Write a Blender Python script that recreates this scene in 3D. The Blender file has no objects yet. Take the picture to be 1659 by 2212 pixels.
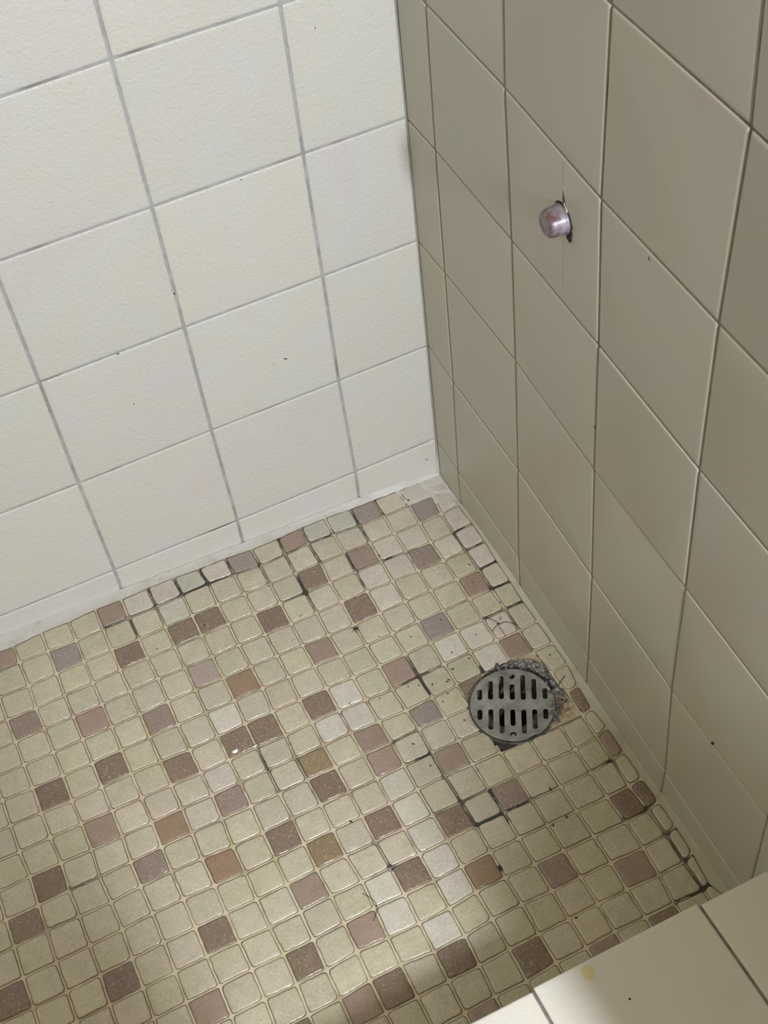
import bpy, bmesh, math, random
from mathutils import Vector, Matrix, noise
# unit = one mosaic tile pitch (32 mm). x runs left along the white wall, y towards the viewer, z up.
U = 0.032
C = bpy.context.scene.collection
CAM_O = [13.73848,33.2459,42.68307]
CAM_M = [[-0.9064266,0.4130726,-0.0881013],[0.3743691,0.6891798,-0.6203862],[-0.1955469,-0.5953169,-0.7793325]]

# ---------------------------------------------------------------- camera
cd = bpy.data.cameras.new('camera'); cam = bpy.data.objects.new('camera', cd); C.objects.link(cam)
bpy.context.scene.camera = cam
cd.sensor_fit = 'HORIZONTAL'; cd.sensor_width = 36; cd.lens = 3151.7/1659*36
cd.clip_start = 0.02; cd.clip_end = 50
M = CAM_M
rot = Matrix(((M[0][0], -M[1][0], -M[2][0]), (M[0][1], -M[1][1], -M[2][1]), (M[0][2], -M[1][2], -M[2][2])))
cam.matrix_world = Matrix.Translation(Vector(CAM_O)*U) @ rot.to_4x4()

# ---------------------------------------------------------------- light
sc = bpy.context.scene
sc.view_settings.view_transform = 'Standard'; sc.view_settings.look = 'None'
sc.view_settings.gamma = 1; sc.view_settings.use_curve_mapping = False
sc.view_settings.exposure = 0.0
w = bpy.data.worlds.new('world'); sc.world = w; w.use_nodes = True
wn = w.node_tree; bg = wn.nodes['Background']; bg.inputs[1].default_value = 0.86
tc = wn.nodes.new('ShaderNodeTexCoord'); sx_ = wn.nodes.new('ShaderNodeSeparateXYZ'); wr = wn.nodes.new('ShaderNodeValToRGB')
wn.links.new(tc.outputs['Generated'], sx_.inputs[0]); wn.links.new(sx_.outputs['Z'], wr.inputs[0]); wn.links.new(wr.outputs[0], bg.inputs[0])
wr.color_ramp.elements[0].position = 0.0; wr.color_ramp.elements[0].color = (.10, .087, .06, 1)      # room below and around
e_ = wr.color_ramp.elements.new(.5); e_.color = (.29, .255, .18, 1)
wr.color_ramp.elements[2].position = 1.0; wr.color_ramp.elements[2].color = (1.0, .90, .68, 1)     # pale ceiling
def area(name, loc, target, sx, sy, watts, col):
    l = bpy.data.lights.new(name, 'AREA'); l.shape = 'RECTANGLE'; l.size = sx*U; l.size_y = sy*U
    l.energy = watts; l.color = col
    o = bpy.data.objects.new(name, l); C.objects.link(o)
    o.location = Vector(loc)*U
    d = (Vector(target)-Vector(loc)); o.rotation_euler = d.to_track_quat('-Z', 'Y').to_euler()
    return o
area('ceiling_light', (1.6, 56, 41), (9, 6, 4), 2.4, 8, 33.5, (0.945, 1.0, 1.125))

# ---------------------------------------------------------------- tables measured from the tiling
NODES = [[[0.35,-0.21],[0.29,0.76],[0.35,1.53],[0.32,2.66],[0.31,3.7],[0.37,4.73],[0.36,5.79],[0.38,6.78],[0.34,7.78],[0.32,8.85],[0.28,9.8],[0.39,10.75],[0.43,11.76],[0.35,12.6],[0.33,13.66],[0.32,14.75],[0.28,15.69],[0.26,16.67],[0.28,17.69],[0.38,18.78],[-0.01,19.82]],[[1.1,-0.29],[1.0,0.58],[1.13,1.66],[1.18,2.76],[1.17,3.78],[1.14,4.81],[1.14,5.81],[1.12,6.81],[1.12,7.87],[1.11,8.84],[0.99,9.91],[0.88,10.84],[0.88,11.84],[0.87,12.8],[0.83,13.75],[0.86,14.82],[0.75,15.83],[0.7,16.82],[0.7,17.85],[0.67,18.88],[0.67,19.87]],[[2.12,-0.16],[2.03,0.71],[2.06,1.75],[2.11,2.81],[2.09,3.83],[2.05,4.85],[2.04,5.84],[2.02,6.86],[2.0,7.89],[1.99,8.88],[1.88,9.92],[1.75,10.89],[1.72,11.89],[1.71,12.89],[1.68,13.85],[1.67,14.86],[1.59,15.88],[1.56,16.89],[1.6,17.89],[1.68,18.87],[1.65,19.87]],[[3.13,-0.1],[3.12,0.84],[3.12,1.8],[3.12,2.82],[3.11,3.84],[3.09,4.87],[3.08,5.88],[3.05,6.89],[3.03,7.9],[3.01,8.9],[2.96,9.91],[2.9,10.9],[2.86,11.89],[2.84,12.89],[2.8,13.88],[2.77,14.87],[2.73,15.88],[2.7,16.88],[2.7,17.87],[2.68,18.88],[2.67,19.89]],[[4.13,-0.03],[4.14,0.89],[4.13,1.83],[4.13,2.84],[4.13,3.86],[4.11,4.9],[4.09,5.91],[4.07,6.92],[4.05,7.94],[4.01,8.93],[3.98,9.91],[3.95,10.91],[3.92,11.9],[3.89,12.9],[3.85,13.89],[3.82,14.89],[3.79,15.89],[3.76,16.89],[3.73,17.89],[3.72,18.87],[3.68,19.91]],[[5.16,-0.04],[5.18,0.86],[5.14,1.85],[5.15,2.86],[5.14,3.87],[5.13,4.96],[5.1,5.97],[5.07,6.97],[5.05,8.01],[5.0,8.99],[4.96,9.91],[4.95,10.9],[4.94,11.9],[4.89,12.93],[4.84,13.9],[4.82,14.9],[4.8,15.9],[4.76,16.91],[4.75,17.93],[4.71,18.93],[4.69,19.95]],[[6.13,0.0],[6.19,0.83],[6.13,1.89],[6.17,2.88],[6.14,3.88],[6.16,5.03],[6.11,6.02],[6.06,7.02],[6.06,8.08],[6.0,9.06],[5.93,9.9],[5.95,10.92],[5.95,11.88],[5.89,12.97],[5.84,13.92],[5.83,14.92],[5.83,15.89],[5.77,16.89],[5.77,17.95],[5.73,18.96],[5.7,20.0]],[[7.1,0.09],[7.15,0.95],[7.13,1.92],[7.14,2.92],[7.13,3.93],[7.13,5.02],[7.09,6.02],[7.06,7.02],[7.04,8.06],[7.0,9.04],[6.95,9.96],[6.95,10.95],[6.94,11.94],[6.89,12.98],[6.85,13.98],[6.85,14.98],[6.84,15.92],[6.79,16.92],[6.78,17.99],[6.77,19.08],[6.75,20.08]],[[8.18,0.12],[8.16,1.02],[8.14,1.95],[8.13,2.95],[8.12,3.97],[8.1,5.0],[8.07,6.01],[8.05,7.02],[8.03,8.04],[8.01,9.03],[7.97,10.0],[7.95,11.0],[7.93,12.0],[7.9,13.01],[7.86,14.02],[7.83,15.03],[7.8,16.04],[7.77,17.04],[7.79,18.05],[7.81,19.07],[7.79,20.1]],[[9.2,0.07],[9.15,0.96],[9.14,1.95],[9.12,2.95],[9.11,3.97],[9.07,5.01],[9.04,6.02],[9.05,7.05],[9.02,8.08],[9.02,9.05],[8.98,10.01],[8.94,11.03],[8.93,12.03],[8.91,13.03],[8.85,14.04],[8.83,15.04],[8.82,16.08],[8.81,17.08],[8.82,18.08],[8.81,19.13],[8.8,20.15]],[[10.24,0.09],[10.14,0.91],[10.15,1.96],[10.12,2.94],[10.11,3.98],[10.05,5.02],[10.01,6.04],[10.05,7.08],[10.01,8.13],[10.03,9.08],[9.99,10.02],[9.94,11.06],[9.94,12.05],[9.94,13.05],[9.83,14.08],[9.84,15.04],[9.86,16.1],[9.86,17.01],[9.84,18.11],[9.82,19.2],[9.82,20.21]],[[11.2,0.05],[11.16,0.97],[11.15,2.0],[11.14,3.0],[11.11,4.02],[11.07,5.05],[11.05,6.07],[11.05,7.11],[11.03,8.14],[11.02,9.1],[10.99,10.07],[10.95,11.1],[10.95,12.09],[10.93,13.09],[10.87,14.1],[10.86,15.08],[10.86,16.08],[10.88,17.06],[10.86,18.14],[10.84,19.22],[10.85,20.25]],[[12.21,0.08],[12.19,1.04],[12.17,2.06],[12.16,3.03],[12.12,4.03],[12.1,5.07],[12.09,6.1],[12.06,7.16],[12.03,8.17],[11.99,9.13],[11.98,10.11],[11.98,11.15],[11.96,12.16],[11.95,13.14],[11.92,14.16],[11.9,15.16],[11.91,16.19],[11.9,17.18],[11.88,18.21],[11.88,19.25],[11.88,20.29]],[[13.23,0.13],[13.22,1.06],[13.19,2.12],[13.18,3.03],[13.12,4.02],[13.11,5.08],[13.11,6.11],[13.07,7.22],[13.03,8.22],[12.98,9.16],[12.99,10.12],[13.01,11.18],[12.98,12.2],[12.97,13.19],[12.94,14.22],[12.88,15.19],[12.87,16.21],[12.9,17.23],[12.9,18.26],[12.91,19.29],[12.92,20.34]],[[14.21,0.12],[14.21,1.11],[14.2,2.13],[14.19,3.09],[14.15,4.09],[14.13,5.13],[14.12,6.16],[14.09,7.21],[14.06,8.22],[14.03,9.18],[14.03,10.14],[14.03,11.14],[13.99,12.18],[13.98,13.2],[13.96,14.23],[13.9,15.21],[13.89,16.22],[13.91,17.26],[13.93,18.3],[13.94,19.35],[13.95,20.4]],[[15.23,0.22],[15.22,1.17],[15.22,2.16],[15.2,3.16],[15.18,4.16],[15.15,5.18],[15.13,6.19],[15.11,7.21],[15.08,8.22],[15.06,9.22],[15.06,10.19],[15.05,11.14],[15.02,12.17],[14.99,13.22],[14.98,14.24],[14.96,15.26],[14.95,16.28],[14.96,17.31],[14.97,18.35],[14.98,19.4],[15.0,20.46]],[[16.25,0.23],[16.25,1.15],[16.24,2.2],[16.24,3.22],[16.21,4.2],[16.18,5.21],[16.16,6.24],[16.14,7.25],[16.1,8.24],[16.08,9.27],[16.1,10.26],[16.08,11.18],[16.03,12.21],[16.01,13.25],[16.0,14.28],[16.0,15.3],[15.99,16.33],[16.0,17.36],[16.01,18.41],[16.02,19.46],[16.04,20.52]],[[17.31,0.36],[17.3,1.16],[17.26,2.27],[17.28,3.28],[17.24,4.22],[17.21,5.25],[17.18,6.26],[17.18,7.3],[17.13,8.25],[17.09,9.29],[17.15,10.29],[17.07,11.28],[17.03,12.29],[17.04,13.31],[17.03,14.33],[17.03,15.35],[17.03,16.38],[17.04,17.42],[17.05,18.47],[17.07,19.52],[17.09,20.59]],[[18.37,0.32],[18.35,1.23],[18.31,2.27],[18.3,3.29],[18.27,4.26],[18.24,5.27],[18.21,6.27],[18.2,7.28],[18.17,8.28],[18.11,9.3],[18.14,10.32],[18.1,11.3],[18.08,12.35],[18.07,13.38],[18.07,14.38],[18.07,15.4],[18.08,16.43],[18.08,17.47],[18.1,18.53],[18.12,19.59],[18.15,20.66]],[[19.41,0.24],[19.39,1.24],[19.36,2.27],[19.34,3.29],[19.31,4.3],[19.28,5.3],[19.24,6.27],[19.23,7.27],[19.21,8.32],[19.13,9.31],[19.15,10.37],[19.14,11.29],[19.15,12.4],[19.12,13.44],[19.1,14.43],[19.11,15.45],[19.12,16.49],[19.13,17.53],[19.15,18.59],[19.17,19.66],[19.21,20.73]],[[20.46,0.24],[20.43,1.27],[20.41,2.3],[20.38,3.32],[20.35,4.33],[20.32,5.34],[20.29,6.32],[20.27,7.33],[20.25,8.36],[20.2,9.37],[20.2,10.4],[20.19,11.37],[20.19,12.43],[20.17,13.47],[20.16,14.48],[20.17,15.5],[20.18,16.55],[20.19,17.6],[20.21,18.66],[20.24,19.73],[20.27,20.81]],[[21.52,0.27],[21.49,1.3],[21.46,2.33],[21.43,3.35],[21.41,4.37],[21.38,5.38],[21.35,6.38],[21.32,7.39],[21.3,8.41],[21.27,9.42],[21.26,10.44],[21.24,11.44],[21.24,12.47],[21.23,13.5],[21.22,14.53],[21.23,15.56],[21.24,16.61],[21.25,17.66],[21.28,18.73],[21.31,19.8],[21.34,20.89]],[[22.59,0.31],[22.56,1.34],[22.53,2.37],[22.49,3.39],[22.46,4.4],[22.43,5.42],[22.41,6.43],[22.38,7.44],[22.36,8.45],[22.33,9.46],[22.32,10.48],[22.3,11.5],[22.29,12.52],[22.29,13.55],[22.29,14.58],[22.29,15.62],[22.3,16.67],[22.32,17.73],[22.35,18.8],[22.38,19.88],[22.42,20.97]],[[23.66,0.35],[23.63,1.38],[23.59,2.4],[23.56,3.42],[23.53,4.44],[23.5,5.46],[23.47,6.47],[23.44,7.48],[23.42,8.5],[23.4,9.51],[23.38,10.53],[23.37,11.55],[23.36,12.57],[23.35,13.6],[23.36,14.64],[23.36,15.69],[23.38,16.74],[23.4,17.8],[23.43,18.88],[23.46,19.96],[23.51,21.06]],[[24.74,0.39],[24.71,1.42],[24.67,2.44],[24.64,3.46],[24.6,4.48],[24.57,5.5],[24.54,6.51],[24.52,7.53],[24.49,8.54],[24.47,9.56],[24.45,10.58],[24.44,11.6],[24.43,12.63],[24.43,13.66],[24.43,14.7],[24.44,15.75],[24.46,16.81],[24.48,17.88],[24.51,18.96],[24.55,20.05],[24.6,21.15]]]
CELLS = {"17,0":"P","13,0":"P","6,0":"P","4,2":"P","1,5":"P","7,5":"P","15,4":"P","5,7":"P","1,8":"P","7,9":"P","7,10":"P","5,11":"P","16,8":"P","11,13":"P","2,17":"P","10,15":"P","15,15":"P","11,17":"P","4,19":"P","8,19":"P","0,13":"P","15,1":"V","8,0":"V","3,0":"V","5,9":"V","3,6":"V","1,1":"V","11,4":"Q","17,3":"M","15,10":"M","12,9":"M","4,13":"M","4,16":"M","2,3":"M","13,5":"M","13,2":"B","6,2":"B","11,2":"B","10,2":"B","8,3":"B","5,4":"B","8,7":"B","11,7":"B","10,7":"B","9,10":"B","15,6":"B","13,7":"B","17,6":"B","11,11":"B","8,12":"B","1,15":"B","0,15":"B","18,9":"B","8,14":"B","19,10":"B","14,13":"B","12,15":"B","8,17":"B","6,18":"B","17,13":"B","20,12":"B","10,17":"B","2,19":"B","0,11":"B","13,17":"B","6,13":"B","10,5":"O","14,9":"O","13,11":"O","6,15":"O","9,9":"C","10,12":"C","11,1":"W","12,0":"W","8,8":"W","7,8":"W","7,7":"W","7,11":"W","7,12":"W","7,13":"W","11,6":"W","9,14":"W","9,15":"W","7,14":"W","7,15":"W","8,16":"W","2,7":"W","3,7":"W","2,8":"W","0,1":"W","2,2":"L","3,2":"L","3,3":"L","4,3":"L","4,4":"L","0,2":"L","0,3":"L","0,4":"L","1,3":"L","9,0":"L","11,0":"L","1,0":"L","1,7":"L","12,8":"L","10,0":"G","5,0":"G","4,0":"G"}
MOLD = [[[[6.1,0.15],[6.15,0.87],[6.15,1.85]],1],[[[6.15,0.87],[5.26,0.82]],0.9],[[[5.17,0.79],[4.13,0.77]],0.9],[[[4.11,-0.07],[4.13,0.77],[4.17,1.75]],0.9],[[[4.13,0.77],[3.14,0.69]],0.6],[[[3.08,-0.08],[3.11,0.76]],0.8],[[[2.03,-0.25],[2.06,0.7]],1],[[[9.11,0.06],[9.2,0.89]],0.9],[[[9.2,0.89],[8.2,0.9],[7.21,0.89]],0.9],[[[10.18,0.17],[10.24,0.93],[11.05,0.96]],0.8],[[[10.24,0.93],[9.2,0.89]],0.8],[[[8.18,0.12],[8.18,0.98]],0.8],[[[8.18,0.98],[8.16,1.95]],0.5],[[[7.05,-0.09],[7.17,0.92]],0.8],[[[7.17,0.92],[7.17,1.93]],0.6],[[[7.17,0.92],[6.2,0.85]],0.7],[[[5.1,1.97],[5.11,2.77],[5.11,3.63]],1],[[[5.11,2.77],[4.14,2.83],[2.79,2.91]],0.8],[[[7.15,2.06],[7.12,2.84]],0.9],[[[7.13,2.67],[7.15,2.94]],1.3],[[[7.12,2.84],[7.94,2.91]],0.6],[[[7.12,2.84],[7.14,3.87]],0.5],[[[6.99,-0.08],[6.12,-0.02],[5.3,-0.11]],0.8],[[[2.07,-0.27],[1.1,-0.32]],0.9],[[[11.2,0.2],[11.18,0.92]],1.1],[[[10.16,0.16],[10.17,0.94]],1.1],[[[11.2,0.98],[10.23,0.96]],1],[[[12.2,0.89],[11.25,0.96]],0.9],[[[12.16,0.14],[12.2,0.89]],0.8],[[[13.18,1.01],[12.24,1.01]],0.7],[[[13.23,1.17],[13.22,2.09]],0.7],[[[14.13,1.05],[13.29,1.03]],0.8],[[[18.02,1.24],[17.38,1.26]],0.9],[[[12.2,0.89],[12.19,1.82]],0.5],[[[1.15,2.78],[0.29,2.67]],0.8],[[[1.14,3.8],[0.35,3.71]],0.8],[[[1.15,4.83],[0.38,4.75]],1],[[[1.14,5.81],[0.36,5.79]],1],[[[1.93,6.83],[1.15,6.8],[0.44,6.8]],1],[[[1.15,2.78],[1.11,6.82],[1.09,8.78]],0.65],[[[1.14,4.81],[1.14,5.81]],0.8],[[[5.06,7.12],[5.08,7.98],[5.05,8.81]],1],[[[5.66,8.05],[5.08,7.98],[4.23,7.97]],0.7],[[[6.06,9.96],[6.03,10.98],[5.99,11.86],[5.89,12.97]],0.85],[[[6.49,10.92],[6.06,10.96]],1],[[[6.93,9.98],[6.07,9.99]],0.8],[[[6.85,10.91],[6.04,10.99]],0.5],[[[6.06,9.96],[6.01,9.36]],0.5],[[[5.89,12.97],[5.84,13.92]],0.7],[[[5.89,12.97],[4.99,12.89]],0.6],[[[5.89,12.97],[6.8,12.95]],0.5],[[[5.75,13.91],[4.95,13.87]],1.5],[[[4.87,13.04],[4.92,13.81],[4.88,14.21]],1.4],[[[4.74,13.85],[3.97,13.88]],0.8],[[[3.83,13.82],[2.96,13.77]],0.7],[[[0.83,13.75],[1.76,13.8]],0.5],[[[0.98,13.77],[0.93,13.78]],1],[[[1.62,18.87],[0.72,18.85],[0.37,18.83]],1.1],[[[0.7,16.82],[0.33,16.79]],1],[[[0.65,17.86],[0.33,17.83]],1],[[[0.68,15.88],[0.72,16.77],[0.67,17.81],[0.68,18.78]],0.7],[[[1.6,15.75],[0.81,15.76],[0.49,15.68]],0.9],[[[0.87,12.8],[0.54,12.75]],0.5],[[[0.86,13.72],[0.9,14.37]],0.6],[[[10.98,8.15],[10.99,9.1],[10.99,9.96]],0.8],[[[11.01,10.02],[10.02,9.93]],0.6],[[[10.03,9.08],[9.99,10.02]],0.7],[[[8.83,13.95],[8.79,14.02]],1.5],[[[8.83,13.95],[8.99,12.83]],0.4],[[[5.84,15.53],[5.81,15.58]],1.2],[[[2.97,8.59],[3.05,8.99]],0.9],[[[3.48,8.24],[3.19,9.75]],0.4],[[[4.17,9.24],[3.98,9.67]],0.8],[[[9.99,10.02],[9.94,11.06]],0.5],[[[11.28,8.51],[10.47,8.62],[10.0,9.09]],0.4],[[[9.76,12.8],[9.01,12.86]],0.5],[[[9.36,8.48],[10.1,8.51]],0.4],[[[8.65,8.23],[7.64,8.24],[6.26,8.21]],0.4],[[[18.12,10.26],[17.15,10.31]],0.6],[[[8.2,12.13],[7.31,12.11]],0.4],[[[9.63,14.94],[9.41,15.02],[9.21,15.05]],0.5],[[[2.48,8.85],[1.92,8.99],[1.38,8.98]],0.8]]
FLECKS = [[6.19,5.24,0.35,1.3],[1.47,7.13,0.22,0.9],[1.65,7.31,0.23,1.2],[0.67,9.26,0.24,0.8],[1.06,9.12,0.25,0.9],[4.08,2.59,0.18,1.2],[1.95,0.48,-0.15,1.1],[1.35,4.46,0.13,0.7],[1.61,5.24,0.17,0.6],[1.14,6.49,0.19,0.6],[3.34,6.23,0.26,0.7],[2.54,7.35,0.26,0.6],[3.62,7.65,0.31,0.6],[4.59,6.41,0.32,0.6],[5.57,5.91,0.34,0.5],[12.74,2.84,0.54,0.6],[10.89,2.64,0.46,0.8],[3.2,8.14,0.3,0.9],[3.89,8.29,0.33,1],[4.2,8.62,0.35,0.8],[4.28,8.66,0.36,0.8],[4.78,8.54,0.37,0.7],[5.2,8.36,0.38,0.8],[4.44,10.29,0.4,0.7],[4.35,13.91,0.48,0.9],[3.14,13.83,0.43,1.2],[3.16,14.92,0.46,1],[3.67,14.99,0.48,1],[4.53,18.0,0.58,1],[5.81,15.54,0.57,1.6],[6.19,11.34,0.49,0.8],[7.69,3.82,0.37,0.6],[4.89,12.16,0.46,0.6],[4.47,9.09,0.37,0.7],[4.76,9.32,0.39,0.6],[6.61,8.24,0.43,0.5],[7.6,7.96,0.46,0.6],[6.06,8.91,0.43,0.5],[5.55,8.25,0.39,0.7],[6.36,10.34,0.47,0.5],[6.32,10.38,0.47,0.5],[9.32,12.05,0.62,1],[0.82,11.67,0.3,0.6]]
NI, NJ = 24, 20
def fz(x, y):
    return 0.0370*x + 0.0227*y - .34*math.exp(-((x-.3)**2+(y+.3)**2)/9)
WX0, WXS = 0.27512, -0.013894          # right wall: x = WX0 + WXS*y
WY = -0.2968                           # left wall: y = WY
DC = Vector((2.74, 10.47)); DR = 1.41  # drain

# ---------------------------------------------------------------- helpers
def link(name, me, parent=None):
    o = bpy.data.objects.new(name, me); C.objects.link(o)
    if parent: o.parent = parent
    return o
def tomesh(name, bm, mats, smooth=True):
    me = bpy.data.meshes.new(name)
    for v in bm.verts: v.co = v.co*U
    bm.to_mesh(me); bm.free()
    for m in mats: me.materials.append(m)
    return me
def obj(name, bm, mats, parent=None, **kw):
    o = link(name, tomesh(name, bm, mats), parent)
    for k, v in kw.items(): o[k] = v
    return o
def inset_quad(c, g):
    n = len(c); out = []
    L = []
    for k in range(n):
        a, b = c[k], c[(k+1) % n]; d = (b-a).normalized(); nn = Vector((-d.y, d.x))
        L.append((a+nn*g, d))
    for k in range(n):
        p, d = L[k-1]; q, e = L[k]
        den = d.x*e.y-d.y*e.x
        t = ((q.x-p.x)*e.y-(q.y-p.y)*e.x)/den
        out.append(p+d*t)
    return out
def round_quad(c, r, seg=3, mid=2, wob=0, rnd=None):
    out = []; n = len(c)
    for k in range(n):
        p = c[k]; a = c[k-1]; b = c[(k+1) % n]
        rr = r[k] if isinstance(r, (list, tuple)) else r
        p0 = p+(a-p).normalized()*rr; p1 = p+(b-p).normalized()*rr
        for s in range(seg+1):
            t = s/seg; out.append(p0*(1-t)**2+p*2*t*(1-t)+p1*t*t)
        rb = r[(k+1) % n] if isinstance(r, (list, tuple)) else r
        p2 = b+(p-b).normalized()*rb
        for s in range(1, mid+1): out.append(p1.lerp(p2, s/(mid+1)))
    return out
def ccw(c):
    a = sum(c[k].x*c[(k+1) % 4].y-c[(k+1) % 4].x*c[k].y for k in range(4))
    return c if a > 0 else c[::-1]

# ---------------------------------------------------------------- materials
def mat(name):
    m = bpy.data.materials.new(name); m.use_nodes = True; nt = m.node_tree
    return m, nt, nt.nodes['Principled BSDF']
def N(nt, t, **kw):
    n = nt.nodes.new(t)
    for k, v in kw.items():
        if k.startswith('i_'):
            key = k[2:]; key = int(key) if key.isdigit() else key.replace('_', ' ')
            n.inputs[key].default_value = v
        else: setattr(n, k, v)
    return n
def noise_n(nt, scale, detail=3, rough=.5, coord=None, dist=0):
    n = N(nt, 'ShaderNodeTexNoise'); n.inputs['Scale'].default_value = scale
    n.inputs['Detail'].default_value = detail; n.inputs['Roughness'].default_value = rough
    n.inputs['Distortion'].default_value = dist
    if coord is None: coord = N(nt, 'ShaderNodeTexCoord').outputs['Object']
    nt.links.new(coord, n.inputs['Vector']); return n
def ramp(nt, fac, stops):
    r = N(nt, 'ShaderNodeValToRGB'); e = r.color_ramp.elements
    while len(e) < len(stops): e.new(.5)
    for q, (p, c) in zip(e, stops): q.position = p; q.color = (*c, 1) if len(c) == 3 else c
    nt.links.new(fac, r.inputs[0]); return r
def mix(nt, fac, a, b, mode='MIX'):
    m = N(nt, 'ShaderNodeMix', data_type='RGBA', blend_type=mode)
    for s, v in ((0, fac), (6, a), (7, b)):
        if hasattr(v, 'is_output'): nt.links.new(v, m.inputs[s])
        else: m.inputs[s].default_value = v if s == 0 else ((*v, 1) if len(v) == 3 else v)
    return m.outputs[2]
def math_n(nt, op, a, b=None, c=None):
    m = N(nt, 'ShaderNodeMath', operation=op)
    for s, v in enumerate((a, b, c)):
        if v is None: continue
        if hasattr(v, 'is_output'): nt.links.new(v, m.inputs[s])
        else: m.inputs[s].default_value = v
    return m.outputs[0]
def bump(nt, bsdf, h, strength, dist, prev=None):
    b = N(nt, 'ShaderNodeBump'); b.inputs['Strength'].default_value = strength; b.inputs['Distance'].default_value = dist
    nt.links.new(h, b.inputs['Height'])
    if prev is not None: nt.links.new(prev, b.inputs['Normal'])
    nt.links.new(b.outputs[0], bsdf.inputs['Normal']); return b.outputs[0]
def attr(nt, name):
    return N(nt, 'ShaderNodeAttribute', attribute_name=name)

def wall_tile_material(name, base, bs):
    m, nt, b = mat(name)
    a = attr(nt, 'Col')
    n1 = noise_n(nt, 9, 2, .5)
    tint = ramp(nt, n1.outputs[0], [(.30, (1.0, .94, .93)), (.42, (.985, .995, .975)), (.56, (1.0, .98, .90)), (.70, (.985, .975, 1.0))])
    c = mix(nt, .8, a.outputs['Color'], tint.outputs[0], 'MULTIPLY')
    c = mix(nt, 1, c, base, 'MULTIPLY')
    nt.links.new(c, b.inputs['Base Color'])
    b.inputs['Roughness'].default_value = .38
    n2 = noise_n(nt, 520, 2, .6, dist=.6); n3 = noise_n(nt, 230, 2, .55, dist=.8)
    p = bump(nt, b, n3.outputs[0], bs, .0011)
    bump(nt, b, n2.outputs[0], bs, .0005, p)
    return m
M_wallL = wall_tile_material('left_wall_tile_lit', (.62, .605, .56), .75)  # lit copy of the wall tile, paler base colour
M_wallR = wall_tile_material('right_wall_tile_shaded', (.60, .57, .495), .05)  # same tile with the warm shade put into its base colour
M_curb = wall_tile_material('curb_tile', (.70, .672, .60), .32)

def grout_material(name, lo, hi, dark, dirt):
    m, nt, b = mat(name)
    n1 = noise_n(nt, 11, 3, .6); n2 = noise_n(nt, 60, 3, .6)
    c = ramp(nt, n2.outputs[0], [(.35, lo), (.65, hi)]).outputs[0]
    f = ramp(nt, n1.outputs[0], [(dirt, (0, 0, 0)), (dirt+.16, (1, 1, 1))]).outputs[0]
    c = mix(nt, f, c, dark)
    nt.links.new(c, b.inputs['Base Color']); b.inputs['Roughness'].default_value = .85
    bump(nt, b, n2.outputs[0], .5, .0006)
    return m
M_gL = grout_material('left_wall_grout', (.33, .32, .31), (.42, .41, .395), (.15, .13, .11), .56)
M_gR = grout_material('right_wall_grout', (.30, .27, .21), (.42, .38, .31), (.14, .11, .085), .60)
M_gC = grout_material('curb_grout', (.16, .14, .13), (.25, .22, .20), (.09, .07, .06), .60)
def caulk_material(name, k, spots, tint=(1, 1, 1)):
    m, nt, b = mat(name)
    n1 = noise_n(nt, 45, 4, .6); n2 = noise_n(nt, 260, 3, .7)
    tones = [(.28, (.47, .435, .375)), (.42, (.575, .555, .50)), (.7, (.62, .605, .56))]
    c = ramp(nt, n1.outputs[0], [(p, tuple(x*k*q for x, q in zip(t, tint))) for p, t in tones]).outputs[0]
    f = ramp(nt, n2.outputs[0], [(.64, (0, 0, 0)), (.72, (1, 1, 1))]).outputs[0]
    c = mix(nt, math_n(nt, 'MULTIPLY', f, spots), c, (.12, .10, .08))
    nt.links.new(c, b.inputs['Base Color']); b.inputs['Roughness'].default_value = .6
    bump(nt, b, n1.outputs[0], .6, .0012)
    return m
M_caulk = caulk_material('white_caulk', .95, .75)
M_caulkR = caulk_material('cream_caulk', .76, .3, (1, .96, .80))

# mosaic tile face: colour attribute, alpha = speckled
M_tile, nt, b = mat('mosaic_tile')
a = attr(nt, 'Col'); mo = attr(nt, 'Mold')
n1 = noise_n(nt, 70, 3, .6); n2 = noise_n(nt, 900, 2, .6); n3 = noise_n(nt, 420, 3, .65)
c = mix(nt, .6, a.outputs['Color'], ramp(nt, n1.outputs[0], [(.3, (.86, .86, .80)), (.7, (1.10, 1.10, 1.08))]).outputs[0], 'MULTIPLY')
n5 = noise_n(nt, 26, 2, .5)
c = mix(nt, .8, c, ramp(nt, n5.outputs[0], [(.36, (1.035, .985, 1.0)), (.5, (1, 1, .98)), (.62, (.985, 1.0, .94))]).outputs[0], 'MULTIPLY')
n6 = noise_n(nt, 520, 3, .7)
c = mix(nt, .7, c, ramp(nt, n6.outputs[0], [(.34, (.78, .78, .78)), (.66, (1.22, 1.22, 1.22))]).outputs[0], 'MULTIPLY')
sp = ramp(nt, n3.outputs[0], [(.56, (0, 0, 0)), (.70, (1, 1, 1))]).outputs[0]
sp = math_n(nt, 'MULTIPLY', sp, a.outputs['Alpha'])
c = mix(nt, math_n(nt, 'MULTIPLY', sp, .45), c, (.62, .56, .50))
dk = ramp(nt, n2.outputs[0], [(.30, (1, 1, 1)), (.42, (0, 0, 0))]).outputs[0]
c = mix(nt, math_n(nt, 'MULTIPLY', math_n(nt, 'MULTIPLY', dk, a.outputs['Alpha']), .35), c, (.08, .05, .035))
mf = math_n(nt, 'MULTIPLY', mo.outputs['Fac'], math_n(nt, 'ADD', n1.outputs[0], .2))
c = mix(nt, math_n(nt, 'MINIMUM', mf, .85), c, (.06, .045, .035))
nt.links.new(c, b.inputs['Base Color'])
b.inputs['Roughness'].default_value = .34; b.inputs['Coat Weight'].default_value = .7; b.inputs['Coat Roughness'].default_value = .10
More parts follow.
